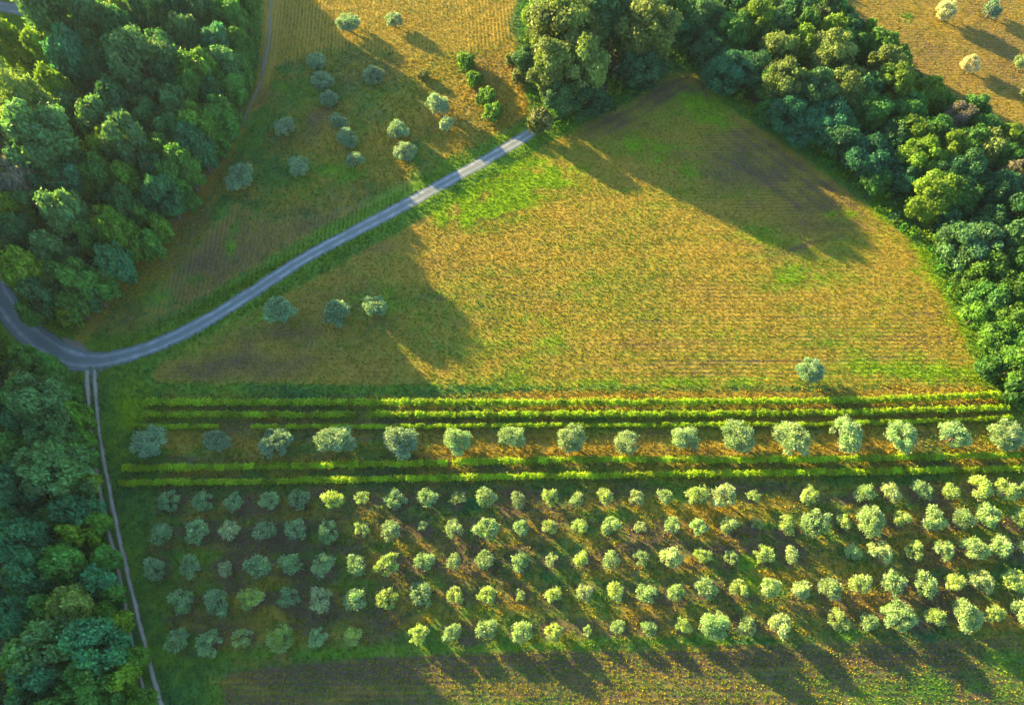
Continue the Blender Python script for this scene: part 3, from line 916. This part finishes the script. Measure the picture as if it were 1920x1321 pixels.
for i, (px, py, d) in enumerate(OLIVES_BIG):
    w = 'broad' if d >= 64 else 'round' if d >= 56 else 'smaller'
    olive(OL_B, px, py, d, (.16, .29, .20) if i < 5 else (.21, .345, .15), f'{w} silvery olive, {ORD[i]} from the wheel track in the single row between the vines', 'olives in the row between the vines')  # first five get a bluer leaf colour, standing in for shade
ROWN = ['first', 'second', 'third', 'fourth', 'last']
for j, row in enumerate(OLIVE_ROWS):
    for i, t in enumerate(row):
        px, py, d = t[:3]
        code = t[3] if len(t) > 3 else ''
        kind = OL_T if code == 's' or d < 27 else OL_B if d >= 54 else OL_S
        q_ = .45 * min(1, max(0, (px - 700) / 300))               # sunlight on the east end put into the leaves as yellow
        look = {'': 'green', 'y': 'yellow-green', 'g': 'pale grey', 's': 'sparse'}[code]
        size = 'large' if d >= 50 else 'small' if d >= 30 else 'tiny'
        olive(kind, px, py, d, tuple(a * (1 - q_) + b * q_ for a, b in zip(OL_COL[code], (.27, .39, .11))), f'{size} {look} olive, {ORD[i]} from track in {ROWN[j]} row under vines', 'olives of the lower grove')
for px, py, d, lab in OLIVES_UP:
    olive(OL_B if d > 36 else OL_S, px, py, d, (.15, .27, .18), lab, 'olives on the meadow above the road')
for px, py, d, lab in OLIVES_MID:
    olive(OL_B, px, py, d, (.13, .27, .17), lab, 'olives in the stubble field')
for k, (px, py, d, lab) in enumerate(OLIVES_NE):
    olive(OL_B if d > 36 else OL_S, px, py, d, [(.42, .42, .30), (.09, .19, .14), (.48, .45, .30), (.16, .25, .08), (.2, .26, .1)][k], lab, 'olives in the field beyond the wood')
for k, (px, py, d, lab) in enumerate(BUSHES_UP):
    kind = BUSH if d < 50 else SMALL
    R = d / 2 / px_per_m(py, kind.cz) * .84
    s = R / kind.R
    x, y = at(px, py, kind.cz * s)
    kind.put('bush' if d < 50 else 'young_tree', x, y, s, s, jitter((.10, .23, .03) if k < 4 else (.13, .17, .05)), lab, 'bush' if d < 50 else 'tree', 'bushes above the road' if d < 50 else None)

# vines: five rows, each plant of a row a part of it
def make_vine(seed):
    r = np.random.default_rng(seed)
    n = 420
    P = np.stack([r.uniform(-.95, .95, n), r.normal(0, .24, n), .45 + 1.25 * r.beta(2.2, 1.5, n)], -1)
    P[:, 2] += .14 * np.sin(P[:, 0] * 3 + seed)
    Nn = np.stack([r.normal(0, .4, n), np.sign(P[:, 1]) * .5 + r.normal(0, .5, n), .6 + r.random(n)], -1)
    V = leaf_quads(P, Nn, .22, r, 1.2)
    F = np.arange(n * 4).reshape(-1, 4)
    tint = np.repeat(np.stack([r.random(n), np.full(n, r.random()), r.random(n) * .7], -1), 4, axis=0)
    sv, sf = tube([(0, 0, -.1), (.04, .02, .4), (0, 0, .95)], [.05, .04, .02], 5)
    me = mesh_np('vine', np.concatenate([V, sv]), np.concatenate([F, sf + len(V)]), {'tint': np.concatenate([tint, np.zeros((len(sv), 3))])})
    me.materials.append(M_VINE)
    me.materials.append(M_BARK)
    mi = np.zeros(len(F) + len(sf), np.int32)
    mi[len(F):] = 1
    me.polygons.foreach_set('material_index', mi)
    return me


VINES = [make_vine(900 + i) for i in range(10)]
VINE_ROWS = [
    ([(276, 753), (700, 753), (1100, 753), (1500, 751), (1700, 746), (1880, 739)], [], 1.1, 'topmost vine row, along the edge of the stubble field'),
    ([(276, 775), (700, 776), (1100, 775), (1500, 773), (1700, 768), (1890, 763)], [(670, 690), (1160, 1168)], 1.0, 'second vine row down, middle one of the upper three'),
    ([(258, 797), (700, 797), (1100, 795), (1500, 793), (1700, 788), (1900, 781)], [(400, 478)], .72, 'thin vine row directly above the big olives, with a gap near its start'),
    ([(238, 877), (500, 873), (800, 867), (1100, 861), (1500, 860), (1700, 856), (1960, 851)], [(836, 858)], 1.05, 'vine row directly below the big olives, upper of the lower pair'),
    ([(230, 904), (500, 901), (800, 895), (1100, 890), (1500, 885), (1700, 882), (1960, 875)], [], .95, 'lowest vine row, bordering the olive grove')]
for pix, gaps, sc, lab in VINE_ROWS:
    L = smooth_line(pts(pix, 1.25), 1.45)
    e = bpy.data.objects.new('vine_row', None)
    COL.objects.link(e)
    e.location = (L[0][0], L[0][1], 0)
    tag(e, lab, 'vine row', 'rows of vines')
    for k in range(len(L) - 1):
        (x0, y0), (x1, y1) = L[k], L[k + 1]
        t = (FPX * ST) / (CAM_H)                     # gap test in the photo's own columns
        yy, xx = y0, x0
        depth = yy * CT + (CAM_H - 1.25) * ST
        pxx = PW / 2 + xx / depth * FPX
        if any(a < pxx < b for a, b in gaps):
            continue
        v = link('vine', VINES[rnd.randrange(len(VINES))], None, e)
        v.location = (x0 - L[0][0], y0 - L[0][1] + rnd.uniform(-.12, .12), rnd.uniform(-.05, .05))
        v.rotation_euler = (0, 0, math.atan2(y1 - y0, x1 - x0) + (math.pi if rnd.random() < .5 else 0) + rnd.uniform(-.08, .08))
        q = sc * rnd.uniform(.84, 1.1)
        v.scale = (1.02, q * 1.05, q * rnd.uniform(.9, 1.1))
        v.color = (*jitter((.25, .39, .012), .25), 1)

# ------------------------------------------------------------------ the woods
TC = {'dk': ((.036, .130, .055), 'dark green'), 'tl': ((.036, .165, .088), 'blue-green'), 'gn': ((.058, .18, .038), 'green'), 'br': ((.075, .19, .025), 'bright green'),
      'yg': ((.12, .225, .022), 'yellow-green'), 'gy': ((.068, .175, .070), 'grey-green'), 'pa': ((.15, .23, .06), 'pale green'), 'de': ((.15, .15, .125), 'bare greyish')}
# pixel of the crown's middle, its width in pixels, colour, height factor
WL = """122 34 112 gy 1.4;78 76 64 yg 1.35;132 72 44 yg 1.2;225 55 66 dk 1.1;225 8 56 yg 1.2;276 24 62 gy 1.05;339 21 62 tl 1;387 24 50 gy .95;432 40 54 gn .9;350 66 62 gy 1;411 90 54 tl .9;450 90 44 gn .8
265 127 112 gy 1.1;132 111 74 tl 1.25;376 138 72 br 1;363 185 54 gn .95;321 132 64 tl 1;427 132 54 gy .85;212 170 64 dk 1.15;254 183 54 gy 1.1;318 183 56 gy 1;435 172 50 gn .75;48 204 96 pa 1.45;100 148 64 yg 1.3
87 170 54 br 1.3;118 188 54 dk 1.2;172 209 64 gy 1.15;220 220 54 tl 1.05;273 212 54 dk 1;318 238 54 dk .95;411 220 62 gn .75;371 244 62 br .8;87 278 122 gy 1.2;32 273 56 yg 1.3;183 260 58 yg 1.05;244 270 74 gy 1;299 270 54 gn .9
371 278 56 tl .75;24 323 72 de 1.25;180 323 62 gn 1;233 331 54 br .9;291 310 54 dk .85;342 307 54 gn .75;318 337 50 gn .7;48 366 54 gy 1.1;81 448 64 gy 1;132 403 74 gy 1;193 411 62 yg .9;235 442 62 br .8;230 372 54 dk .9
308 364 56 tl .7;260 390 44 gn .75;290 411 38 br .65;20 420 62 dk 1.1;174 448 54 gn .85;216 490 60 tl .75;134 509 62 gn .85;42 495 74 yg 1;84 498 54 gn .9;70 543 60 dk .8;118 548 52 gn .75;168 543 50 dk .65;193 529 44 gn .6
115 582 38 yg .5;60 330 56 tl 1.15;130 340 60 tl 1.05;150 290 46 dk 1.1;400 185 44 dk .85;300 85 52 dk 1.05;180 110 56 dk 1.2;170 20 60 gn 1.3;455 20 44 gn .8;230 300 46 dk .95;100 415 46 dk 1;180 360 44 dk .95;452 130 40 gn .7
345 355 42 gn .6;280 455 40 gn .6;150 470 46 dk .8;30 560 40 gn .7;18 380 54 yg 1.15;395 255 44 gn .7;6 66 50 yg 1.0;330 280 46 tl .8;265 350 40 tl .85"""
WD = """11 692 54 pa 1;16 722 64 gn 1;68 749 88 gy 1;76 689 60 gn .7;30 656 50 gn .75;84 809 68 gy .95;101 882 104 gy 1;19 907 84 tl 1.1;16 776 56 tl 1;14 831 56 gn 1;38 840 54 dk 1;136 772 50 br .55;142 842 44 gn .6
84 962 54 gn .9;125 959 62 tl .85;161 948 42 tl .6;152 902 44 yg .6;134 1001 58 yg .75;175 978 42 br .55;38 1009 84 tl 1;117 1061 68 gn .85;175 1086 58 tl .75;49 1061 80 tl 1;11 1080 62 dk 1.05;128 1140 70 pa .9;74 1143 64 gn .9
186 1146 40 br .55;219 1162 40 yg .5;16 1151 74 tl 1;98 1220 100 gy .95;188 1211 88 tl .85;246 1233 44 br .5;16 1228 64 gn 1;175 1269 78 gn .75;76 1269 80 tl .9;22 1288 64 gn 1;153 1299 72 gn .75;232 1274 54 yg .5;268 1315 46 br .5
123 1318 44 de .85;190 1040 44 gn .55;95 700 44 gn .5;120 730 40 gn .5;150 820 36 br .45;100 1010 46 dk .9;60 960 50 dk 1;60 1110 54 dk .95;200 1110 40 gn .5;140 1100 46 tl .8;45 1185 56 tl .95;150 1180 44 dk .8;130 1255 46 dk .8
40 1330 70 dk .9;110 1340 70 gn .8;210 1320 50 gn .6;40 720 44 dk .9;45 790 50 dk .95;140 1330 50 gn .7;10 960 60 dk 1.05"""
WR = """1011 32 62 yg 1;1062 62 130 pa 1.35;1030 132 84 pa 1.1;1090 130 96 pa 1.15;1120 30 84 gy 1.2;984 110 44 gy .6;1215 58 108 pa 1.2;1202 122 84 dk .72;1098 190 80 dk .62;1050 180 60 gy .75;1215 12 64 pa 1;1155 40 54 dk 1.1;1313 32 72 gy .95
1334 93 64 dk .75;1374 69 80 gn .8;1414 45 70 yg 1;1363 136 84 tl .65;1414 136 86 dk .65;1374 10 64 dk .85;1440 80 54 gn .8;1448 162 64 gn .7;1270 60 60 dk .7;1265 20 60 gn .9;1493 27 54 dk .9;1550 25 40 cn .9;1457 52 54 gy .95
1509 57 44 gn .9;1555 60 54 yg .9;1591 60 54 dk .85;1577 33 34 gn .8;1623 65 36 br .7;1651 84 60 br .75;1460 101 64 pa 1;1504 90 54 yg .95;1553 109 92 pa 1;1683 109 44 br .7;1591 90 54 gn .85;1471 158 82 pa 1;1528 172 74 gy 1;1585 163 82 pa 1
1653 128 72 pa .9;1672 169 80 yg .9;1746 180 60 yg .7;1700 202 64 gn .85;1632 213 64 gn .85;1550 226 92 tl .8;1577 259 74 dk .7;1482 213 74 tl .75;1626 294 88 tl .75;1708 251 72 yg .9;1754 251 62 gn .85;1727 300 82 yg .9;1672 262 62 dk .8
1795 226 52 de .75;1822 207 52 gn .65;1841 245 62 gn .75;1814 267 62 gn .85;1781 289 56 yg .9;1850 281 62 pa .85;1899 262 62 yg .7;1890 300 54 gn .85;1896 335 54 de .85;1803 327 80 dk .95;1877 354 54 tl .9;1744 372 88 yg .9;1796 365 80 gn .9
1866 363 60 dk .9;1900 446 54 gy .9;1824 460 108 gy .8;1772 452 44 br .5;1848 512 66 br .75;1888 545 70 br .8;1905 495 60 gn .85;1852 562 62 gn .65;1820 520 50 br .5;1888 600 66 br .75;1918 628 60 gn .8;1866 636 56 br .6;1885 655 56 br .6;1904 683 70 br .75;1911 735 52 gn .6;1700 330 56 tl .65;1780 415 44 tl .6;1905 400 60 dk .9
1850 420 56 dk .85;1915 500 60 gn .9;1830 590 46 br .5;1855 690 40 gn .5;1930 560 60 gn .9;1925 330 60 gn .9;1645 340 50 gn .5;1500 255 46 tl .5;1440 205 40 gn .5;1760 340 50 dk .8;1620 170 50 dk .9;1690 300 46 dk .7"""


def parse(t):
    out = []
    for row in t.replace('\n', ';').split(';'):
        a = row.split()
        out.append((float(a[0]), float(a[1]), float(a[2]), a[3], float(a[4])))
    return out


def wood(data, base_h, edge_line, where, group):
    items = []
    for (px, py, d, c, hf) in data:
        if base_h > 19.2:                                           # upper wood: tall in the middle, lower along the stubble
            hf *= 1.14 if 150 < px < 345 and 140 < py < 430 else 1.3 if px < 135 and py > 420 else .78 if px > 320 and py < 190 else 1.0
        elif base_h > 18 and px < 125 and py < 770:
            hf *= 1.2
        elif base_h < 18 and px < 1250:
            hf *= 1.1
        Hc = base_h * hf * .56                                      # height of the crown's middle
        R = d / 2 / px_per_m(py, Hc) * 1.06
        x, y = at(px, py, Hc)
        items.append([x, y, R, c, Hc, px, py])
    E = np.asarray(edge_line)
    X = np.array([t[0] for t in items])
    Y = np.array([t[1] for t in items])
    D = line_d(X, Y, E)
    S = np.array([int(np.argmin(np.hypot(E[:, 0] - a, E[:, 1] - b))) for a, b in zip(X, Y)])
    ranks = np.clip((D // 9).astype(int), 0, 9)
    for rk in range(10):
        ii = [i for i in np.argsort(S) if ranks[i] == rk]
        for n, i in enumerate(ii):
            x, y, R, c, Hc, px, py = items[i]
            if c == 'cn':
                kind, colr, look = CONE, (.045, .10, .04), 'dark pointed'
            else:
                kind = BIG if R > 4.9 else MID if R > 2.9 else SMALL
                colr, look = TC[c]
            if base_h > 18:
                colr = tuple(a * (1.22 if base_h > 19.2 else 1.4) for a in colr)  # leaves of the two shaded woods painted lighter to lift their shade
            s = R / kind.R
            zs = Hc / kind.cz
            zs = min(max(zs, s * .75), s * 2.0)
            size = 'broad' if R > 5.5 else 'medium' if R > 3.2 else 'small'
            rank = ['front rank', 'second rank', 'third rank', 'fourth rank', 'fifth rank', 'sixth rank', 'seventh rank', 'eighth rank', 'ninth rank', 'deepest rank'][rk]
            kind.put('dead_tree' if c == 'de' else 'tree', x, y, s, zs, jitter(colr, .16), f'{size} {look} tree, {ORD[n]} {where[0]} in {rank} {where[1]}', 'tree', group)


EDGE_R = smooth_line(FIELD_C[:17][::1], 2.0)
wood(parse(WL), 19.5, PATH, ('from the bend', 'behind the grass path'), 'trees of the wood beside the grass path')
wood(parse(WD), 19.0, RUT_A, ('from the junction', 'beside the wheel track'), 'trees of the wood beside the wheel track')
wood(parse(WR), 12.4, EDGE_R, ('from the road', 'along the stubble field'), 'trees of the belt between the fields')  # dark front trees stand in for the shaded lower crowns


# undergrowth that fills the woods below the crowns
def undergrowth(name, polys, per, n_leaf, hmax, seed):
    r = np.random.default_rng(seed)
    PP, NN, TT, SS = [], [], [], []
    for poly in polys:
        P = np.asarray(poly)
        lo, hi = P.min(0), P.max(0)
        n = int((hi - lo).prod() / per)
        x, y = r.uniform(lo[0], hi[0], n), r.uniform(lo[1], hi[1], n)
        sd = poly_sd(x, y, poly)
        k = (sd > -1.2) & (y < 215) & (np.abs(x) < 165)
        x, y, sd = x[k], y[k], sd[k]
        rad = 1.0 + 1.1 * r.random(len(x))
        h = .7 + hmax * r.random(len(x)) ** 1.3 * np.clip(.45 + sd / 4, .3, 1)
        for i in range(len(x)):
            d = r.normal(size=(n_leaf, 3))
            d[:, 2] = np.abs(d[:, 2])
            d /= np.linalg.norm(d, axis=1)[:, None]
            q = d * np.array([rad[i], rad[i], h[i]]) * (.75 + .35 * r.random((n_leaf, 1)))
            PP.append(q + np.array([x[i], y[i], .1]))
            NN.append(d + r.normal(size=(n_leaf, 3)) * .6)
            base = np.array([(.045, .12, .04), (.06, .17, .03), (.045, .13, .07), (.12, .22, .02), (.035, .09, .04)][r.integers(5)])
            if sd[i] < 4.5 and r.random() < .8:
                base = np.array([(.09, .24, .02), (.14, .24, .015), (.06, .20, .03)][r.integers(3)])
            TT.append(base * (.7 + .6 * r.random((n_leaf, 1))))
    PP, NN, TT = np.concatenate(PP), np.concatenate(NN), np.concatenate(TT)
    V = leaf_quads(PP, NN, .42, r)
    F = np.arange(len(PP) * 4).reshape(-1, 4)
    return tag(link(name, mesh_np(name, V, F, {'tint': np.repeat(TT, 4, axis=0)}), M_TUFT), kind='stuff')


undergrowth('undergrowth', [WOOD_L, WOOD_D, WOOD_R], 3.8, 46, 3.2, 77)


# the wood carried on out of view, west and north, placed and raised to shade the left
def unseen_woodland(name, spots):
    r = np.random.default_rng(5)
    VV, TT = [], []
    for (x, y, R_, H_) in spots:
        z0 = float(shade_hill_z(np.array([x]), np.array([y]))[0])
        cr = MID.shapes[r.integers(len(MID.shapes))][1]
        v = np.empty(len(cr.vertices) * 3, np.float32)
        cr.vertices.foreach_get('co', v)
        t = np.empty(len(cr.vertices) * 4, np.float32)
        cr.color_attributes['tint'].data.foreach_get('color', t)
        v, t = v.reshape(-1, 3), t.reshape(-1, 4)[:, :3]
        a = r.random() * 6.28
        k, kz = R_ / MID.R, H_ / 8.9
        VV.append(np.stack([x + k * (v[:, 0] * math.cos(a) - v[:, 1] * math.sin(a)), y + k * (v[:, 0] * math.sin(a) + v[:, 1] * math.cos(a)), v[:, 2] * kz + z0], -1))
        base = np.array([(.04, .10, .04), (.06, .15, .03), (.05, .12, .06)][r.integers(3)])
        TT.append(base * (.6 + .8 * t[:, :1]))
    V = np.concatenate(VV)
    return tag(link(name, mesh_np(name, V, np.arange(len(V)).reshape(-1, 4), {'tint': np.concatenate(TT)}), M_TUFT), kind='stuff')


spots, n_west, n_north = [], 0, 0
for k in range(6000):
    x, y = rnd.uniform(-200, -62), rnd.uniform(40, 235)
    west = 40 < y < 138 and x < -.686 * (y * CT + CAM_H * ST) - 4 and x > -175
    north = y > 187 and x + 1.12 * (y - 178) < -62 and x > -165 and y < 225
    if not (west or north) or line_d(np.array([x]), np.array([y]), ROAD)[0] < 6 or line_d(np.array([x]), np.array([y]), ROAD_FAR)[0] < 7:
        continue
    if (n_west if west else n_north) >= (46 if west else 22) or any(math.hypot(x - q[0], y - q[1]) < 6.5 for q in spots):
        continue
    n_west, n_north = n_west + west, n_north + (not west)
    spots.append((x, y, rnd.uniform(5.0, 7.0), rnd.uniform(25, 30) if west else rnd.uniform(19, 25)))
unseen_woodland('unseen_woodland', spots)
# print('WOODLAND', len(spots), [tuple(round(a) for a in q[:2]) for q in spots])


# thin evening haze in the air between the drone and the land
hv = bpy.data.materials.new('haze')
nt = nodes(hv)
pv = N(nt, 'ShaderNodeVolumePrincipled')
pv.inputs['Color'].default_value = (.62, .86, 1.0, 1)
pv.inputs['Density'].default_value = 0.00005
pv.inputs['Anisotropy'].default_value = 0.3
out = N(nt, 'ShaderNodeOutputMaterial')
nt.links.new(pv.outputs[0], out.inputs['Volume'])
x0, y0, z0, x1, y1, z1 = -700., -600., -1.3, 700., 800., CAM_H + 6
hx = [(x, y, z) for z in (z0, z1) for y in (y0, y1) for x in (x0, x1)]
me = mesh_np('haze', np.array(hx), np.array([(0, 2, 3, 1), (4, 5, 7, 6), (0, 1, 5, 4), (2, 6, 7, 3), (0, 4, 6, 2), (1, 3, 7, 5)]))
tag(link('haze', me, hv), kind='stuff')
